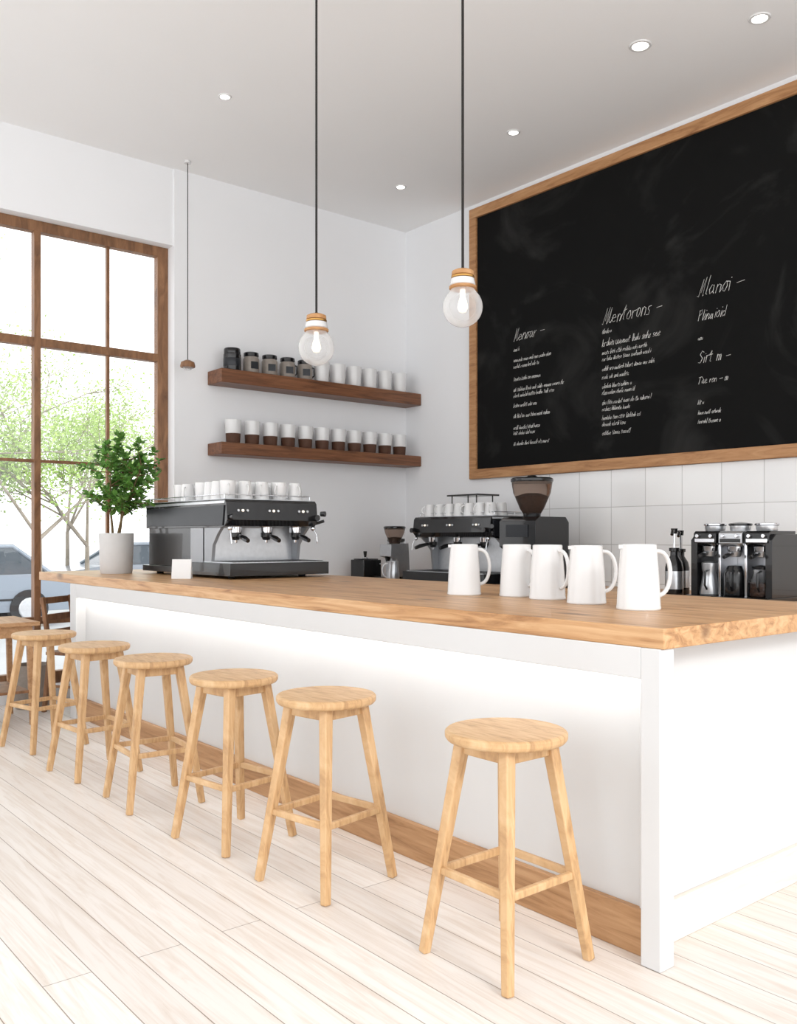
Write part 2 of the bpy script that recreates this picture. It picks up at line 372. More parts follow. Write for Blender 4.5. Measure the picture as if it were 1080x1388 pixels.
def chalk_text():
    cu = bpy.data.curves.new('chalk_lettering', 'CURVE'); cu.dimensions = '3D'; cu.bevel_resolution = 0; cu.bevel_depth = 0.0024
    xs = XW-0.0283
    def text(y, z, h, s, rad=1.0, join=False):
        last = None
        for ch in s:
            if ch == ' ': y -= h*.6; last = None; continue
            g = GL.get(ch, GL['n']); k = random.uniform(.88, 1.12); dz = random.uniform(-.06, .06)*h; w = 0
            for si, stk in enumerate(g):
                pp = []
                for (px, pz) in stk:
                    w = max(w, px)
                    jx = random.uniform(-.05, .05); jz = random.uniform(-.05, .05)
                    pp.append((y-h*k*(px+jx+0.28*pz), z+dz+h*k*(pz+jz)))
                if join and si == 0 and last is not None and random.random() < .7 and ch.islower(): pp = [last]+pp
                sp = cu.splines.new('POLY'); sp.points.add(len(pp)-1)
                for q, p in zip(sp.points, pp):
                    q.co = (xs, p[0], p[1], 1); q.radius = rad*random.uniform(.5, 1.15)
                last = pp[-1]
            y -= h*(w+.22)
        return y
    low = 'aenmuoltirscdhk'
    def filler(y0, y1, z, h, rad=0.75):
        y = y0
        while y-y1 > h*1.0:
            n = random.randint(3, 7); n = min(n, max(1, int((y-y1)/(h*.75))))
            y = text(y, z, h, ''.join(random.choice(low) for _ in range(n)), rad, True) - h*.5
    text(5.95, 3.20, .060, 'Menoar -', 1.0, True)
    zs = [3.10, 3.00, 2.94, 2.82, 2.72, 2.665, 2.57, 2.47, 2.36, 2.31, 2.21]
    es = [5.87, 5.48, 5.62, 5.62, 5.32, 5.45, 5.64, 5.50, 5.62, 5.68, 5.50]
    for z, e in zip(zs, es): filler(5.955, e, z, .020)
    text(4.91, 3.17, .068, 'Mlentorons -', 1.1, True)
    zs = [3.09, 2.98, 2.91, 2.855, 2.77, 2.70, 2.62, 2.565, 2.48, 2.425, 2.35, 2.295, 2.22]
    es = [4.80, 4.32, 4.44, 4.40, 4.38, 4.62, 4.60, 4.56, 4.40, 4.62, 4.50, 4.66, 4.60]
    for z, e in zip(zs, es): filler(4.915, e, z, .032 if z == 2.98 else .020, .95 if z == 2.98 else .75)
    text(3.99, 3.22, .068, 'Mlanoi -', 1.1, True)
    text(3.99, 3.03, .044, 'Plinaioid', .95, True)
    filler(3.99, 3.94, 2.88, .018)
    text(3.99, 2.70, .050, 'Sirt m -', 1.0, True)
    text(3.99, 2.54, .030, 'Tae ron - m', .85, True)
    for z, e in ((2.38, 3.93), (2.30, 3.78), (2.23, 3.78)): filler(3.99, e, z, .018)
    cu.materials.append(M_chalk)
    o = bpy.data.objects.new('chalk_lettering', cu); S.collection.objects.link(o); o.parent = board
chalk_text()

# ------------------------------------------------------------ front counter
b = MB()
b.box(2.405, 3.86, 1.64, 7.50, 1.0, 1.065, M_top)
b.box(2.475, 3.80, 1.77, 6.70, 0.0, 1.0, M_white)
b.box(2.40, 2.475, 1.65, 1.722, 0, 1.0, M_white)
b.box(2.46, 2.50, 1.722, 1.77, 0, 1.0, M_white)
b.box(2.40, 2.475, 6.66, 6.78, 0, 1.0, M_white)
b.box(2.475, 3.80, 6.70, 6.78, 0, 1.0, M_white)
b.box(2.40, 2.42, 1.722, 6.66, 0.900, 1.0, M_white)
b.box(2.42, 2.475, 1.722, 6.66, 0.945, 1.0, M_white)
b.box(3.73, 3.80, 1.65, 1.77, 0.0, 1.0, M_white)
b.box(2.448, 2.475, 1.722, 6.66, 0.0, 0.15, M_base)
b.box(2.475, 3.73, 1.748, 1.77, 0.0, 0.14, M_baseblown)
ctr = b.obj('bar_counter', bevel=0.003)
b = MB(); b.box(2.424, 2.440, 1.75, 6.64, 0.934, 0.944, M_led); b.obj('led_strip', parent=ctr)

# back counter
b = MB()
b.box(5.30, XW-0.013, 1.2, YW-0.02, 0.885, 0.925, M_top)
b.box(5.36, XW-0.013, 1.22, YW-0.02, 0.10, 0.885, M_white)
b.box(5.42, XW-0.013, 1.24, YW-0.02, 0.0, 0.10, M_dark)
for k in range(8):
    yk = 1.24+k*0.79
    b.box(5.34, 5.36, yk+0.01, yk+0.77, 0.12, 0.87, M_white)
    b.tube([(5.34, yk+0.25, 0.80), (5.315, yk+0.25, 0.80), (5.315, yk+0.53, 0.80), (5.34, yk+0.53, 0.80)], 0.006, M_steel)
b.obj('back_counter', bevel=0.003)

# ------------------------------------------------------------ stools
def stool_mesh():
    b = MB(); R = 0.197; H = 0.73
    b.lathe([(0, H-0.036), (R*0.9, H-0.036), (R-0.008, H-0.033), (R, H-0.024), (R, H-0.008), (R-0.006, H), (0, H)], (0, 0, 0), M_stool, 48)
    tz = H-0.036; at = 0.098; ab = 0.186
    for s_ in (-1, 1):
        b.box(-0.105, 0.105, s_*0.098-0.011, s_*0.098+0.011, tz-0.045, tz, M_stool)
        b.box(s_*0.098-0.011, s_*0.098+0.011, -0.087, 0.087, tz-0.045, tz, M_stool)
    def P(sx, sy, z):
        t = z/tz; a = ab+(at-ab)*t; return Vector((sx*a, sy*a, z))
    for sx in (-1, 1):
        for sy in (-1, 1):
            b.bar(P(sx, sy, 0), P(sx, sy, tz), (0.030, 0.030), (0.040, 0.040), M_stool, (1, 0, 0))
    zs = 0.27
    for sy in (-1, 1): b.bar(P(-1, sy, zs), P(1, sy, zs), (0.020, 0.026), (0.020, 0.026), M_stool, (0, 1, 0))
    for sx in (-1, 1): b.bar(P(sx, -1, zs+0.002), P(sx, 1, zs+0.002), (0.020, 0.026), (0.020, 0.026), M_stool, (1, 0, 0))
    return b.mesh('bar_stool')
sm = stool_mesh()
for p in ((2.12, 2.036, 0.0), (2.05, 2.945, 0.17), (2.015, 3.618, 0.15), (1.98, 4.39, -0.08), (1.96, 5.14, 0.08), (1.95, 5.98, 0.22)):
    place(sm, 'bar_stool', (p[0], p[1], 0), p[2], 0.005)

# ------------------------------------------------------------ pitchers
def arc_handle(b, r, z0, z1, out, rad, m, ang=0.0, n=14):
    pts = []
    for k in range(n+1):
        t = k/n*math.pi
        x = r-0.006+out*math.sin(t)**0.75; z = z1+(z0-z1)*(1-math.cos(t))/2
        pts.append((x*math.cos(ang), x*math.sin(ang), z))
    b.tube(pts, rad, m, 10)
def pitcher_mesh():
    b = MB()
    b.lathe([(0, 0), (0.080, 0), (0.083, 0.004), (0.083, 0.010), (0.081, 0.016, M_cer), (0.076, 0.12), (0.067, 0.225), (0.067, 0.237), (0.063, 0.240), (0.060, 0.236), (0.070, 0.02, M_cerin), (0, 0.016, M_cerin)], (0, 0, 0), M_cer, 40)
    arc_handle(b, 0.072, 0.05, 0.215, 0.058, 0.0085, M_cer)
    b.prism([(-0.060, 0.018), (-0.078, 0.0), (-0.060, -0.018)], 'z', 0.224, 0.238, M_cer)
    return b.mesh('white_pitcher')
pm = pitcher_mesh()
hr = math.atan2(-0.6347, 0.7727)
for x, y, r, s in ((3.06, 3.22, 0, 1.0), (3.177, 2.98, -0.9, 1.0), (3.138, 2.754, -0.9, 1.0), (3.06, 2.468, 0, 1.0), (2.97, 2.14, 0.1, 1.03)):
    o = place(pm, 'white_pitcher', (x, y, 1.065), hr+r); o.scale = (s, s, s*1.03)

# ------------------------------------------------------------ cups
def cup(b, c, r, h, m, m2=None, flip=False, handle=None):
    x, y, z = c
    if flip:
        b.lathe([(0, h), (r*0.72, h), (r*0.8, h*0.9), (r, 0), (r*0.93, 0), (r*0.7, h*0.85), (0, h*0.86)], c, m, 20)
    else:
        if m2: prof = [(0, 0, m2), (r*0.80, 0, m2), (r*0.86, h*0.04, m2), (r*0.93, h*0.42, m2), (r*0.95, h*0.44), (r, h), (r*0.92, h), (r*0.8, h*0.1), (0, h*0.08)]
        else: prof = [(0, 0), (r*0.82, 0), (r*0.9, h*0.05), (r, h*0.96), (r*0.98, h), (r*0.93, h), (r*0.8, h*0.1), (0, h*0.08)]
        b.lathe(prof, c, m, 24)
    if handle is not None:
        a = handle; pts = []
        for k in range(9):
            t = k/8*math.pi; xx = r*0.88+h*0.28*math.sin(t); zz = h*0.8-(h*0.6)*(1-math.cos(t))/2
            pts.append((x+xx*math.cos(a), y+xx*math.sin(a), z+zz))
        b.tube(pts, h*0.045, m, 6)

def single_cup(name, r, h, m, m2=None, handle=None):
    b = MB(); cup(b, (0, 0, 0), r, h, m, m2, False, handle); return b.mesh(name)
zu, zl = 2.87, 2.205
mug_w = single_cup('white_mug', 0.077, 0.20, M_cer)
mug_b = single_cup('two_tone_cup', 0.074, 0.215, M_cer, M_cup_br)
for za_, zb_ in ((2.745, zu), (2.095, zl)):
    b = MB(); b.box(3.95, XW-0.003, 7.32, YW-0.016, za_, zb_, M_walnut); b.obj('walnut_shelf', bevel=0.006)
ys = 7.412
for k in range(11):
    x = 4.11+k*0.199
    if k == 0:
        b = MB(); b.lathe([(0, 0), (0.076, 0), (0.080, 0.01), (0.080, 0.15), (0.074, 0.155), (0.076, 0.16), (0.076, 0.195), (0.07, 0.205), (0, 0.205)], (0, 0, 0), M_black, 28)
        b.lathe([(0.0805, 0.04), (0.0812, 0.041), (0.0812, 0.11), (0.0805, 0.111)], (0, 0, 0), M_dark, 28)
        b.obj('black_canister', (x, ys, zu), 0)
    elif k < 5:
        b = MB()
        b.lathe([(0, 0), (0.068, 0), (0.074, 0.01), (0.075, 0.13), (0.064, 0.15), (0.064, 0.155, M_black), (0.070, 0.157, M_black), (0.070, 0.186, M_black), (0.062, 0.192, M_black), (0, 0.192, M_black)], (0, 0, 0), M_gjar, 28)
        if k in (3, 4): b.tube([(0.070, 0, 0.13), (0.092, 0, 0.12), (0.094, 0, 0.05), (0.071, 0, 0.03)], 0.008, M_black)
        b.prism([(-0.035, 0.035), (0.035, 0.035), (0.035, 0.10), (-0.035, 0.10)], 'y', -0.078, -0.066, M_dark)
        b.obj('storage_jar', (x, ys, zu), random.uniform(-.5, 0))
    else:
        place(mug_w, 'white_mug', (x, ys, zu), 0)
for k in range(11):
    x = 4.12+k*0.198
    place(mug_b, 'two_tone_cup', (x, ys, zl), 0)

# ------------------------------------------------------------ espresso machine
def espresso(name, W, D, H, loc, rz, groups=3, side_split=0.42, rack=False):
    b = MB(); w = W/2
    zt = H; zh = H-0.19
    for sx in (-1, 1):
        for yy in (0.05, D-0.08):
            b.cone((sx*(w-0.08), yy, 0), (sx*(w-0.08), yy, 0.03), 0.025, 0.03, M_rub)
    b.box(-w-0.02, w-0.01, 0.30, D+0.02, 0.022, 0.065, M_black)
    b.box(-w-0.03, w+0.03, -0.13, 0.42, 0.020, 0.105, M_black)
    b.box(-w, w, -0.11, 0.30, 0.105, 0.112, M_steel)
    for k in range(int(W/0.03)):
        b.box(-w+0.02+k*0.03, -w+0.035+k*0.03, -0.10, 0.28, 0.112, 0.115, M_dark)
    b.box(-w+0.03, w-0.03, 0.26, 0.30, 0.10, zh, M_steel)
    b.box(-w+0.005, w-0.005, 0.30, D*side_split+0.06, 0.065, zh, M_greyp)
    b.box(-w+0.015, w-0.015, D*side_split+0.06, D-0.02, 0.065, zh, M_black)
    for sx in (-1, 1):
        b.prism([(0.20, 0.105), (0.32, 0.105), (0.32, zh), (0.06, zh), (0.12, zh-0.05), (0.18, zh-0.12)], 'x', sx*(w-0.005), sx*(w-0.03), M_greyp)
    b.prism([(0.0, zh+0.01), (-0.035, zh+0.05), (-0.02, zt-0.02), (0.0, zt), (D, zt), (D, zh), (0.05, zh)], 'x', -w, w, M_black)
    b.prism([(0.02, zh+0.012), (0.0, zt-0.04), (D-0.03, zt-0.045), (D-0.03, zh+0.015)], 'x', -w-0.008, w+0.008, M_dark)
    b.box(-w-0.004, w+0.004, 0.0, D, zt-0.028, zt-0.010, M_steel)
    b.box(-w+0.01, w-0.01, 0.02, D-0.02, zt, zt+0.006, M_steel)
    for y_ in (0.04, D-0.03):
        b.tube([(-w+0.02, y_, zt+0.035), (w-0.02, y_, zt+0.035)], 0.004, M_chrome, 6)
    for x_ in (-w+0.02, w-0.02):
        b.tube([(x_, 0.04, zt+0.035), (x_, D-0.03, zt+0.035)], 0.004, M_chrome, 6)
        for y_ in (0.04, D/2, D-0.03): b.cone((x_, y_, zt), (x_, y_, zt+0.037), 0.004, 0.004, M_chrome, 6)
    b.box(-w+0.02, w-0.02, -0.034, -0.02, zh+0.048, zh+0.054, M_steel)
    for g in range(groups):
        gx = -w+W*(g+0.5)/groups
        for q in (-1, 0, 1):
            b.cone((gx+q*0.035, -0.024, zh+0.115), (gx+q*0.035, -0.036, zh+0.115), 0.009, 0.009, M_glow if q == 0 else M_steel, 12)
        b.cone((gx, 0.07, zh+0.02), (gx, 0.07, zh-0.035), 0.045, 0.042, M_chrome, 20)
        b.cone((gx, 0.07, zh-0.035), (gx, 0.07, zh-0.065), 0.040, 0.038, M_black, 20)
        b.cone((gx, 0.07, zh-0.062), (gx, 0.07, zh-0.085), 0.036, 0.024, M_black, 20)
        b.cone((gx, 0.07, zh-0.085), (gx, 0.07, zh-0.105), 0.012, 0.010, M_chrome, 12)
        b.tube([(gx, 0.04, zh-0.055), (gx-0.01, -0.02, zh-0.062), (gx-0.015, -0.08, zh-0.075), (gx-0.018, -0.13, zh-0.09)], [0.010, 0.015, 0.019, 0.015], M_black, 10)
    for sx in (-1, 1):
        b.cone((sx*(w-0.03), -0.03, zh+0.07), (sx*(w-0.03), -0.08, zh+0.07), 0.02, 0.022, M_black, 14)
        b.sphere((sx*(w-0.03), -0.02, zh-0.005), 0.018, M_chrome)
        b.tube([(sx*(w-0.03), -0.02, zh), (sx*(w-0.02), -0.05, zh-0.05), (sx*(w-0.02), -0.06, zh-0.11)], 0.006, M_chrome)
    b.tube([(w, -0.0, zh+0.03), (w+0.045, -0.05, zh+0.05)], 0.011, M_black)
    b.cone((w+0.03, -0.03, zh+0.1), (w+0.05, -0.06, zh+0.1), 0.018, 0.02, M_black, 12)
    if rack:
        for sx in (-0.22, 0.1):
            for yy in (D*0.35, D*0.7): b.cone((sx, yy, zt), (sx, yy, zt+0.2), 0.006, 0.006, M_black, 8)
        b.box(-0.26, 0.14, D*0.3, D*0.78, zt+0.19, zt+0.205, M_black)
        b.box(-0.24, 0.12, D*0.3, D*0.78, zt+0.10, zt+0.108, M_black)
    return b.obj(name, loc, rz, bevel=0.006)

espresso('espresso_machine', 0.725, 1.25, 0.535, (3.312, 5.42, 1.0655), 0, 3, 0.36)
b = MB()
zt = 1.066+0.535+0.006
for j in range(9):
    for k in range(5):
        if random.random() < 0.06: continue
        cup(b, (3.03+k*0.135+random.uniform(-.01, .01), 5.53+j*0.118, zt), 0.054, 0.125, M_cer, None, (j+k) % 3 != 0, random.uniform(-2.6, -0.3))
b.obj('espresso_cups')
b = MB(); b.prism([(0, 0), (0.004, 0), (0.03, 0.13), (0.026, 0.13)], 'x', -0.065, 0.065, M_card)
b.prism([(0.056, 0), (0.052, 0), (0.026, 0.13), (0.03, 0.13)], 'x', -0.065, 0.065, M_card)
b.obj('table_card', (2.74, 5.64, 1.065), hr)

espresso('espresso_machine', 1.0, 0.58, 0.60, (5.47, 5.91, 0.9255), math.radians(-90), 3, 0.5, rack=True)
b = MB(); zt = 0.926+0.606
for j in range(7):
    for k in range(2):
        cup(b, (5.54+k*0.13, 5.50+j*0.13, zt), 0.056, 0.11, M_cer, None, True, random.uniform(1.8, 4.2))
b.obj('espresso_cups')

# ------------------------------------------------------------ grinders
def grinder(name, loc, rz, k=1.0, big=False, bodym=None):
    b = MB(); bm_ = bodym or M_black
    if big:
        b.box(-0.21, 0.21, -0.02, 0.36, 0.0, 0.03, M_rub)
        b.prism([(0.02, 0.03), (0.02, 0.30), (-0.05, 0.34), (-0.05, 0.55), (0.0, 0.585), (0.32, 0.585), (0.36, 0.54), (0.36, 0.03)], 'x', -0.20, 0.20, bm_)
        b.box(-0.12, 0.12, -0.058, -0.045, 0.42, 0.52, M_dark)
        b.cone((0, -0.01, 0.34), (0, -0.01, 0.27), 0.04, 0.02, M_chrome)
        b.tube([(-0.05, -0.03, 0.25), (-0.05, -0.1, 0.25), (0.05, -0.1, 0.25), (0.05, -0.03, 0.25)], 0.006, M_chrome)
        c = (0, 0.13, 0.585)
        b.lathe([(0.07, 0), (0.075, 0.03)], c, M_black, 32)
        b.lathe([(0.075, 0.03), (0.10, 0.07), (0.155, 0.20), (0.170, 0.29)], c, M_smoke, 32)
        b.lathe([(0, 0.035), (0.07, 0.035), (0.095, 0.075), (0.134, 0.17), (0.06, 0.20), (0, 0.205)], c, M_beans, 32)
        b.lathe([(0, 0.29), (0.170, 0.29), (0.176, 0.295), (0.176, 0.315), (0.16, 0.325), (0.05, 0.33), (0.03, 0.345), (0, 0.345)], c, M_black, 32)
    else:
        b.box(-0.10, 0.10, -0.08, 0.20, 0.0, 0.03, bm_)
        b.prism([(0.04, 0.03), (0.04, 0.20), (-0.03, 0.22), (-0.03, 0.33), (0.18, 0.34), (0.2, 0.03)], 'x', -0.085, 0.085, M_steel if not bodym else bodym)
        b.cone((0, 0.0, 0.22), (0, 0.0, 0.17), 0.03, 0.018, M_black)
        b.tube([(-0.03, -0.0, 0.15), (-0.03, -0.07, 0.15), (0.03, -0.07, 0.15), (0.03, -0.0, 0.15)], 0.005, M_chrome)
        c = (0, 0.08, 0.335)
        b.lathe([(0.05, 0), (0.055, 0.02), (0.09, 0.10), (0.10, 0.14)], c, M_smoke, 24)
        b.lathe([(0, 0.01), (0.05, 0.01), (0.072, 0.06), (0, 0.07)], c, M_beans, 24)
        b.lathe([(0, 0.14), (0.10, 0.14), (0.104, 0.145), (0.104, 0.16), (0.09, 0.166), (0, 0.168)], c, M_black, 24)
    o = b.obj(name, loc, rz, bevel=0.004); o.scale = (k, k, k); return o
R90 = math.radians(-90)
grinder('coffee_grinder', (5.50, 5.11, 0.925), R90, 1.0, True)
grinder('coffee_grinder', (5.55, 6.92, 0.925), R90, 1.05)
b = MB(); b.box(-0.11, 0.11, -0.1, 0.12, 0, 0.19, M_black); b.box(-0.09, 0.09, -0.08, 0.10, 0.19, 0.20, M_dark)
b.cone((-0.09, 0.0, 0.165), (0.09, 0.0, 0.165), 0.012, 0.012, M_rub); b.cone((0, 0, 0.20), (0, 0, 0.215), 0.03, 0.03, M_chrome); b.cone((0, 0, 0.215), (0, 0, 0.275), 0.012, 0.02, M_black)
b.obj('knock_box', (5.56, 7.30, 0.925), R90, bevel=0.005)
def jug_mesh(r=0.055, h=0.13):
    b = MB(); b.lathe([(0, 0), (r, 0), (r*1.03, h*0.05), (r*1.0, h*0.4), (r*0.8, h*0.8), (r*0.88, h), (r*0.82, h), (r*0.75, h*0.8), (r*0.9, h*0.1), (0, h*0.08)], (0, 0, 0), M_steel, 28)
    arc_handle(b, r*0.85, h*0.2, h*0.88, h*0.3, h*0.04, M_steel); return b.mesh('steel_milk_jug')
jm = jug_mesh(0.06, 0.19)
place(jm, 'steel_milk_jug', (5.42, 6.68, 0.925), 2.5)
b = MB(); b.lathe([(0, 0), (0.085, 0), (0.088, 0.01), (0.088, 0.36), (0.08, 0.37), (0.09, 0.375, M_black), (0.09, 0.40, M_black), (0.03, 0.41, M_black), (0.02, 0.43, M_black), (0, 0.43, M_black)], (0, 0, 0), M_steel, 28)
b.obj('steel_canister', (5.80, 7.10, 0.925))

# ------------------------------------------------------------ filter brewer
def brewer():
    b = MB(); W = 0.56; D = 0.34
    b.box(-W/2-0.02, W/2+0.015, -0.05, D, 0.0, 0.03, M_black)
    b.box(-W/2+0.02, W/2-0.02, D-0.10, D, 0.03, 0.43, M_steel)
    n = 3; bw = W/n
    for k in range(n):
        cx = -W/2+bw*(k+0.5)
        b.prism([(0.03, 0.36), (0.0, 0.38), (0.0, 0.445), (0.02, 0.46), (D, 0.46), (D, 0.36)], 'x', cx-bw/2+0.010, cx+bw/2-0.010, M_black if k != 1 else M_steel)
        b.box(cx-bw/2+0.02, cx+bw/2-0.02, -0.006, 0.004, 0.385, 0.41, M_chrome if k != 1 else M_black)
        b.lathe([(0.062, 0), (0.068, 0.02), (0.068, 0.035)], (cx, 0.13, 0.46), M_steel, 24)
        b.lathe([(0, 0.035), (0.072, 0.035), (0.076, 0.04), (0.076, 0.05), (0.03, 0.058), (0, 0.06)], (cx, 0.13, 0.46), M_black if k == 1 else M_chrome, 24)
        b.cone((cx, 0.07, 0.36), (cx, 0.07, 0.325), 0.055, 0.052, M_chrome, 24)
        b.cone((cx, 0.07, 0.325), (cx, 0.07, 0.29), 0.046, 0.030, M_steel, 24)
        b.tube([(cx, 0.03, 0.31), (cx+.01, -0.04, 0.305), (cx+.015, -0.10, 0.29)], [0.011, 0.016, 0.013], M_black)
        for q in (-1, 1):
            b.cone((cx+q*0.05, 0.002, 0.428), (cx+q*0.05, -0.018, 0.428), 0.013, 0.013, M_chrome, 14)
    for x0, x1 in ((-W/2-0.01, -W/2+0.035), (W/2-0.035, W/2+0.01)):
        b.prism([(0.0, 0.03), (0.0, 0.40), (0.05, 0.44), (D, 0.44), (D, 0.03)], 'x', x0, x1, M_black)
    for k in (1, 2):
        x = -W/2+bw*k
        b.box(x-0.009, x+0.009, 0.03, D-0.1, 0.03, 0.38, M_chrome)
    for k in range(n):
        cx = -W/2+bw*(k+0.5)
        c = (cx, 0.06, 0.031)
        if k == 0:
            b.lathe([(0, 0), (0.062, 0), (0.066, 0.01), (0.05, 0.10), (0.042, 0.15), (0.05, 0.175), (0.052, 0.215), (0.03, 0.225), (0, 0.228)], c, M_steel, 24)
        elif k == 1:
            b.lathe([(0, 0), (0.065, 0), (0.07, 0.01), (0.07, 0.15), (0.055, 0.18), (0.045, 0.20), (0, 0.205)], c, M_black, 24)
        else:
            b.lathe([(0, 0), (0.065, 0), (0.072, 0.03), (0.072, 0.10), (0.05, 0.16), (0.055, 0.19)], c, M_glass, 24)
            b.lathe([(0, 0.004), (0.060, 0.004), (0.067, 0.03), (0.067, 0.09), (0, 0.09)], c, M_beans, 24)
            b.lathe([(0.056, 0.18), (0.06, 0.2), (0, 0.21)], c, M_black, 24)
        pts = [(cx+0.02, 0.02, 0.20), (cx+0.03, -0.04, 0.19), (cx+0.03, -0.045, 0.10), (cx+0.02, -0.005, 0.07)]
        b.tube(pts, 0.008, M_black)
    return b.obj('filter_coffee_machine', (5.47, 3.225, 0.925), R90, bevel=0.005)
brewer()
def bottle(loc, h=0.34):
    b = MB(); r = 0.06
    b.lathe([(0, 0), (r, 0), (r*1.04, 0.01), (r*1.04, h*0.55), (r*0.9, h*0.66), (r*0.45, h*0.78), (r*0.45, h*0.86), (r*0.6, h*0.87), (r*0.6, h*0.93), (0, h*0.94)], (0, 0, 0), M_black, 24)
    b.lathe([(r*1.045, h*0.15), (r*1.05, h*0.16, M_steel), (r*1.05, h*0.48, M_steel), (r*1.045, h*0.49)], (0, 0, 0), M_steel, 24)
    b.cone((0, 0, h*0.9), (0, 0, h*1.22), 0.008, 0.008, M_chrome, 8)
    b.tube([(0.015, 0, h*1.24), (-0.01, 0, h*1.26), (-0.06, 0, h*1.25), (-0.085, 0, h*1.18)], 0.011, M_black)
    b.cone((0, 0, h*1.2), (0, 0, h*1.3), 0.02, 0.024, M_black, 14)
    b.obj('syrup_pump_bottle', loc, 0.4)
bottle((5.55, 3.70, 0.925), 0.37); bottle((5.78, 3.80, 0.925), 0.36)

# ------------------------------------------------------------ pendants
def pendant(x, y, z, r, full=True):
    b = MB()
    if full:
        zt_ = ZC-z
        b.cone((0, 0, r*1.9), (0, 0, zt_-0.02), 0.0065, 0.0065, M_cord, 8)
        b.lathe([(0, 0), (0.05, 0), (0.055, -0.0), (0.055, 0.02), (0, 0.02)], (0, 0, zt_-0.02), M_cord, 24)
        prof = []
        for k in range(13):
            a = -math.pi/2+k/12*math.radians(133)
            prof.append((r*math.cos(a) if k else 0, r*math.sin(a)))
        prof += [(r*0.60, r*0.86), (r*0.58, r*0.95)]
        b.lathe(prof, (0, 0, 0), M_bulb, 36)
        b.lathe([(0, r*0.88), (r*0.62, r*0.88), (r*0.68, r*0.92), (r*0.68, r*1.02), (r*0.60, r*1.06)], (0, 0, 0), M_collar, 36)
        b.lathe([(r*0.60, r*1.06), (r*0.64, r*1.10), (r*0.58, r*1.40), (r*0.52, r*1.42)], (0, 0, 0), M_cer, 36)
        b.lathe([(r*0.50, r*1.42), (r*0.58, r*1.44), (r*0.58, r*1.52), (r*0.50, r*1.54)], (0, 0, 0), M_brass, 36)
        b.lathe([(r*0.48, r*1.54), (r*0.56, r*1.58), (r*0.54, r*1.78), (r*0.38, r*1.86), (0, r*1.88)], (0, 0, 0), M_collar, 36)
        b.cone((0, 0, r*1.88), (0, 0, r*1.98), r*0.1, r*0.07, M_cord, 12)
        b.lathe([(0, -r*0.30), (r*0.18, -r*0.24), (r*0.27, -r*0.02), (r*0.22, r*0.25), (r*0.14, r*0.5), (r*0.14, r*0.9)], (0, 0, 0), M_fil, 20)
    else:
        zt_ = ZC-z
        b.cone((0, 0, 0.03), (0, 0, zt_-0.02), 0.004, 0.004, M_cord, 8)
        b.lathe([(0, 0), (0.03, 0), (0.03, 0.02), (0, 0.02)], (0, 0, zt_-0.02), M_cer, 24)
        b.lathe([(0, -0.045), (0.03, -0.04), (0.045, -0.015)], (0, 0, 0), M_bulb, 24)
        b.lathe([(0, -0.02), (0.062, -0.02), (0.066, -0.01), (0.058, 0.025), (0.02, 0.045), (0, 0.048)], (0, 0, 0), M_frame, 28)
    b.obj('pendant_lamp', (x, y, z))
pendant(3.0, 4.41, 2.455, 0.105)
pendant(3.0, 3.167, 2.45, 0.096)
pendant(3.64, 7.36, 2.86, 0.06, False)

for x, y, k in ((5.14, 3.69, 1), (5.456, 3.01, .9), (5.44, 5.14, .72), (5.463, 6.618, .72), (3.32, 6.10, .65)):
    b = MB()
    b.lathe([(0.052*k, -0.001), (0.056*k, -0.008), (0.072*k, -0.008), (0.078*k, 0.0)], (0, 0, 0), M_cer, 32)
    b.lathe([(0, -0.003), (0.052*k, -0.003)], (0, 0, 0), M_lamp, 32)
    b.obj('recessed_downlight', (x, y, ZC))

# ------------------------------------------------------------ potted plant
def plant():
    b = MB()
    b.lathe([(0, 0), (0.115, 0), (0.120, 0.01), (0.131, 0.30), (0.128, 0.31), (0.120, 0.31), (0.115, 0.27)], (0, 0, 0), M_pot, 40)
    b.lathe([(0, 0.275), (0.116, 0.272)], (0, 0, 0), M_soil, 24)
    li = b.mi(M_leaf)
    def leaf(p, d, L):
        d = d.normalized(); up = Vector((random.uniform(-.5, .5), random.uniform(-.5, .5), 1)); s_ = d.cross(up).normalized(); n = s_.cross(d).normalized()
        w = L*0.29; q = [p, p+d*L*.3+s_*w*.85, p+d*L*.62+s_*w, p+d*L-n*L*.15, p+d*L*.62-s_*w, p+d*L*.3-s_*w*.85, p+d*L*.33-n*w*.35, p+d*L*.65-n*w*.45]
        v = [b.bm.verts.new(x) for x in q]
        for f in ((0, 1, 6), (1, 2, 7, 6), (2, 3, 7), (3, 4, 7), (4, 5, 6, 7), (5, 0, 6)): b.face([v[k] for k in f], li)
    def branch(p, d, L, r, depth):
        pts = [p]; q = p.copy(); dd = d.normalized()
        n = 6
        for k in range(n):
            dd = (dd+Vector((random.uniform(-.22, .22), random.uniform(-.22, .22), random.uniform(-.02, .14)))).normalized()
            q = q+dd*L/n; pts.append(q.copy())
            if depth >= 1 and k >= 1:
                for _ in range(5):
                    o = Vector((random.uniform(-1, 1), random.uniform(-1, 1), random.uniform(-.6, .8)))
                    leaf(q, (dd*0.4+o), random.uniform(.038, .072))
        b.tube(pts, [r*(1-0.65*k/n) for k in range(n+1)], M_stem, 6)
        if depth == 1: leaf(q, dd, 0.07)
        return pts
    for s_ in range(3):
        a = s_*2.1+0.4
        tr = branch(Vector((0.025*math.cos(a), 0.025*math.sin(a), 0.27)), Vector((0.18*math.cos(a), 0.18*math.sin(a), 1)), 0.62, 0.011, 0)
        for k in range(20):
            i = random.choice((2, 2, 3, 3, 4, 4, 5, 5, 6)); p = tr[i]; an = random.uniform(0, 6.28)
            d = Vector((math.cos(an), math.sin(an), random.uniform(-0.15, 0.9)))
            branch(p, d, random.uniform(.17, .33), 0.005, 1)
    return b.obj('potted_plant', (2.76, 6.79, 1.065))
plant()

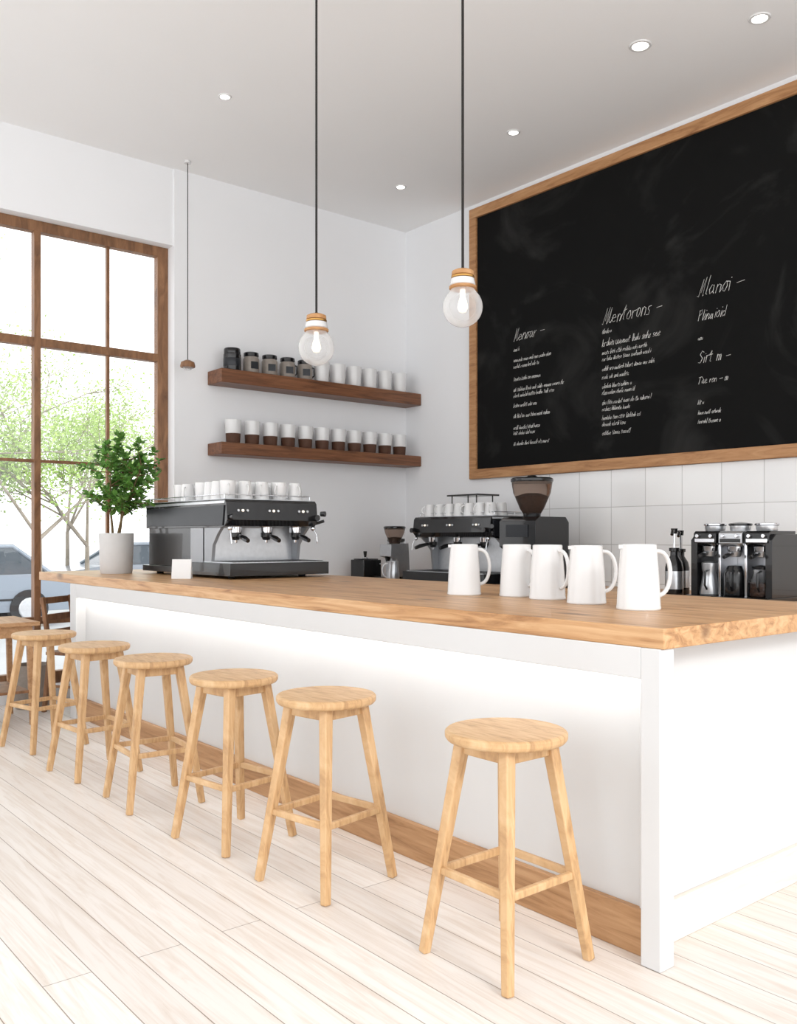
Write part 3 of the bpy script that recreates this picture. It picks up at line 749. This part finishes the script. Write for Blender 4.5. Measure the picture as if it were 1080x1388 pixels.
# ------------------------------------------------------------ side table + chair by the window
b = MB()
b.box(-0.36, 0.36, -0.3, 0.3, 0.71, 0.74, M_base)
for sx in (-1, 1):
    for sy in (-1, 1): b.bar((sx*0.32, sy*0.26, 0), (sx*0.30, sy*0.24, 0.71), (0.035, 0.035), (0.04, 0.04), M_base, (1, 0, 0))
b.box(-0.30, 0.30, -0.26, 0.26, 0.23, 0.25, M_frame)
for sy in (-1, 1): b.box(-0.3, 0.3, sy*0.25-0.01, sy*0.25+0.01, 0.63, 0.71, M_base)
b.obj('side_table', (1.78, 6.95, 0), 0, bevel=0.004)
b = MB(); b.lathe([(0, 0), (0.13, 0), (0.16, 0.10), (0.165, 0.22), (0.14, 0.34), (0.13, 0.34), (0.14, 0.2), (0, 0.05)], (0, 0, 0), M_bask, 28); b.obj('woven_basket', (2.32, 7.38, 0))
b = MB()
b.box(-0.2, 0.2, -0.2, 0.2, 0.44, 0.465, M_frame)
for sx in (-1, 1):
    b.bar((sx*0.19, -0.19, 0), (sx*0.17, -0.17, 0.44), (0.03, 0.03), (0.034, 0.034), M_frame, (1, 0, 0))
    b.bar((sx*0.19, 0.22, 0), (sx*0.17, 0.18, 0.45), (0.03, 0.03), (0.034, 0.034), M_frame, (1, 0, 0))
    b.bar((sx*0.17, 0.18, 0.45), (sx*0.17, 0.25, 0.88), (0.034, 0.034), (0.028, 0.028), M_frame, (1, 0, 0))
    b.bar((sx*0.18, -0.18, 0.2), (sx*0.18, 0.2, 0.2), (0.02, 0.02), (0.02, 0.02), M_frame, (1, 0, 0))
for z_ in (0.60, 0.72, 0.85): b.box(-0.17, 0.17, 0.20+(z_-.45)*.16-.01, 0.20+(z_-.45)*.16+.012, z_-0.025, z_+0.025, M_frame)
b.obj('wooden_chair', (2.60, 7.04, 0), math.radians(35), bevel=0.004)

# ------------------------------------------------------------ exterior
ZG = -0.25
b = MB(); b.box(-30, 60, YW+0.25, 70, ZG-0.1, ZG, M_street); b.obj('street_pavement')
def tree(loc, H, seed):
    rnd = random.Random(seed); b = MB(); li = b.mi(M_tleaf)
    def rec(p, d, L, r, lv):
        q = p+d*L
        b.cone(p, q, r, r*0.7, M_bark, 6 if lv < 3 else 4, cap=False)
        if lv >= 3:
            for _ in range(12 if lv == 3 else 24):
                c = p.lerp(q, rnd.random())+Vector((rnd.gauss(0, .22), rnd.gauss(0, .22), rnd.gauss(0, .22)))
                a = Vector((rnd.uniform(-1, 1), rnd.uniform(-1, 1), rnd.uniform(-1, 1))).normalized(); e = a.orthogonal().normalized()
                s_ = rnd.uniform(.03, .05)
                b.face([b.bm.verts.new(c+a*s_), b.bm.verts.new(c+e*s_*.6), b.bm.verts.new(c-a*s_), b.bm.verts.new(c-e*s_*.6)], li)
        if lv >= 5: return
        for _ in range(3 if lv < 4 else 2):
            o = Vector((rnd.uniform(-1, 1), rnd.uniform(-1, 1), rnd.uniform(-.4, .5)))
            rec(q, (d*0.7+o*0.8).normalized(), L*rnd.uniform(.62, .88), r*0.6, lv+1)
    rec(Vector((0, 0, 0)), Vector((0, 0, 1)), H*0.26, 0.06, 0)
    b.obj('street_tree', loc)
tree((5.3, 16.5, ZG), 6.0, 3); tree((7.9, 22.5, ZG), 6.6, 5); tree((4.6, 17.6, ZG), 7.6, 9); tree((2.0, 17.0, ZG), 5.8, 12)
tree((6.9, 18.5, ZG), 5.4, 21)
def car(loc, rz, paint):
    b = MB()
    low = [(-2.1, .28), (-2.15, .55), (-2.0, .80), (-1.2, .92), (1.5, .94), (2.05, .86), (2.15, .6), (2.1, .28)]
    b.prism(low, 'y', -0.86, 0.86, paint)
    i = b.mi(paint); g = b.mi(M_carg)
    base = [(-1.15, .92), (1.75, .93)]; top = [(-0.45, 1.40), (1.15, 1.42)]
    vb = [b.bm.verts.new((x, y, z)) for x, z in base for y in (-.82, .82)]; vt = [b.bm.verts.new((x, y, z)) for x, z in top for y in (-.62, .62)]
    b.face([vt[0], vt[1], vt[3], vt[2]], i)
    for q in ((vb[0], vb[1], vt[1], vt[0]), (vb[2], vt[2], vt[3], vb[3]), (vb[0], vt[0], vt[2], vb[2]), (vb[1], vb[3], vt[3], vt[1])): b.face(list(q), g)
    for y in (-1, 1):
        b.tube([(-1.15, y*.82, .93), (-.45, y*.62, 1.41), (1.15, y*.62, 1.43), (1.75, y*.82, .94)], 0.04, paint)
        b.tube([(0.35, y*.83, .93), (0.35, y*.62, 1.42)], 0.03, paint)
        b.tube([(-2.0, y*.865, .5), (2.0, y*.865, .5)], 0.02, M_tyre)
        for x in (-1.35, 1.35):
            b.cone((x, y*.70, .335), (x, y*.90, .335), .33, .33, M_tyre, 24); b.cone((x, y*.90, .335), (x, y*.915, .335), .2, .18, M_steel, 16)
    b.obj('parked_car', loc, rz, bevel=0.03)
car((3.7, 17.2, ZG), 0.05, M_car2); car((9.3, 21.5, ZG), 0.0, M_car1)

# ------------------------------------------------------------ lights / world
w = bpy.data.worlds.new('sky'); S.world = w; w.use_nodes = True
nt = w.node_tree; bg = nt.nodes['Background']
tc = nt.nodes.new('ShaderNodeTexCoord'); sp = nt.nodes.new('ShaderNodeSeparateXYZ'); rp = nt.nodes.new('ShaderNodeValToRGB')
nt.links.new(tc.outputs['Generated'], sp.inputs[0]); nt.links.new(sp.outputs['Z'], rp.inputs['Fac'])
rp.color_ramp.elements[0].color = (0.98, 0.99, 1.0, 1); rp.color_ramp.elements[1].color = (0.92, 0.96, 1.0, 1)
nt.links.new(rp.outputs['Color'], bg.inputs['Color']); bg.inputs['Strength'].default_value = 2.2

sd = bpy.data.lights.new('sun', 'SUN'); sd.energy = 1.7; sd.angle = math.radians(18); sd.color = (1.0, 0.98, 0.96)
so = bpy.data.objects.new('sun', sd); S.collection.objects.link(so)
d = Vector((0.12, 0.9, -0.55)); so.rotation_euler = d.to_track_quat('-Z', 'Y').to_euler()

# ------------------------------------------------------------ camera
cd = bpy.data.cameras.new('camera'); cam = bpy.data.objects.new('camera', cd); S.collection.objects.link(cam)
cd.sensor_fit = 'HORIZONTAL'; cd.sensor_width = 36; cd.lens = 1229/1080*36; cd.shift_y = 0.0306; cd.clip_end = 300
cam.location = (0, 0, 1.35); cam.rotation_euler = (math.radians(90), 0, math.radians(-39.4))
S.camera = cam
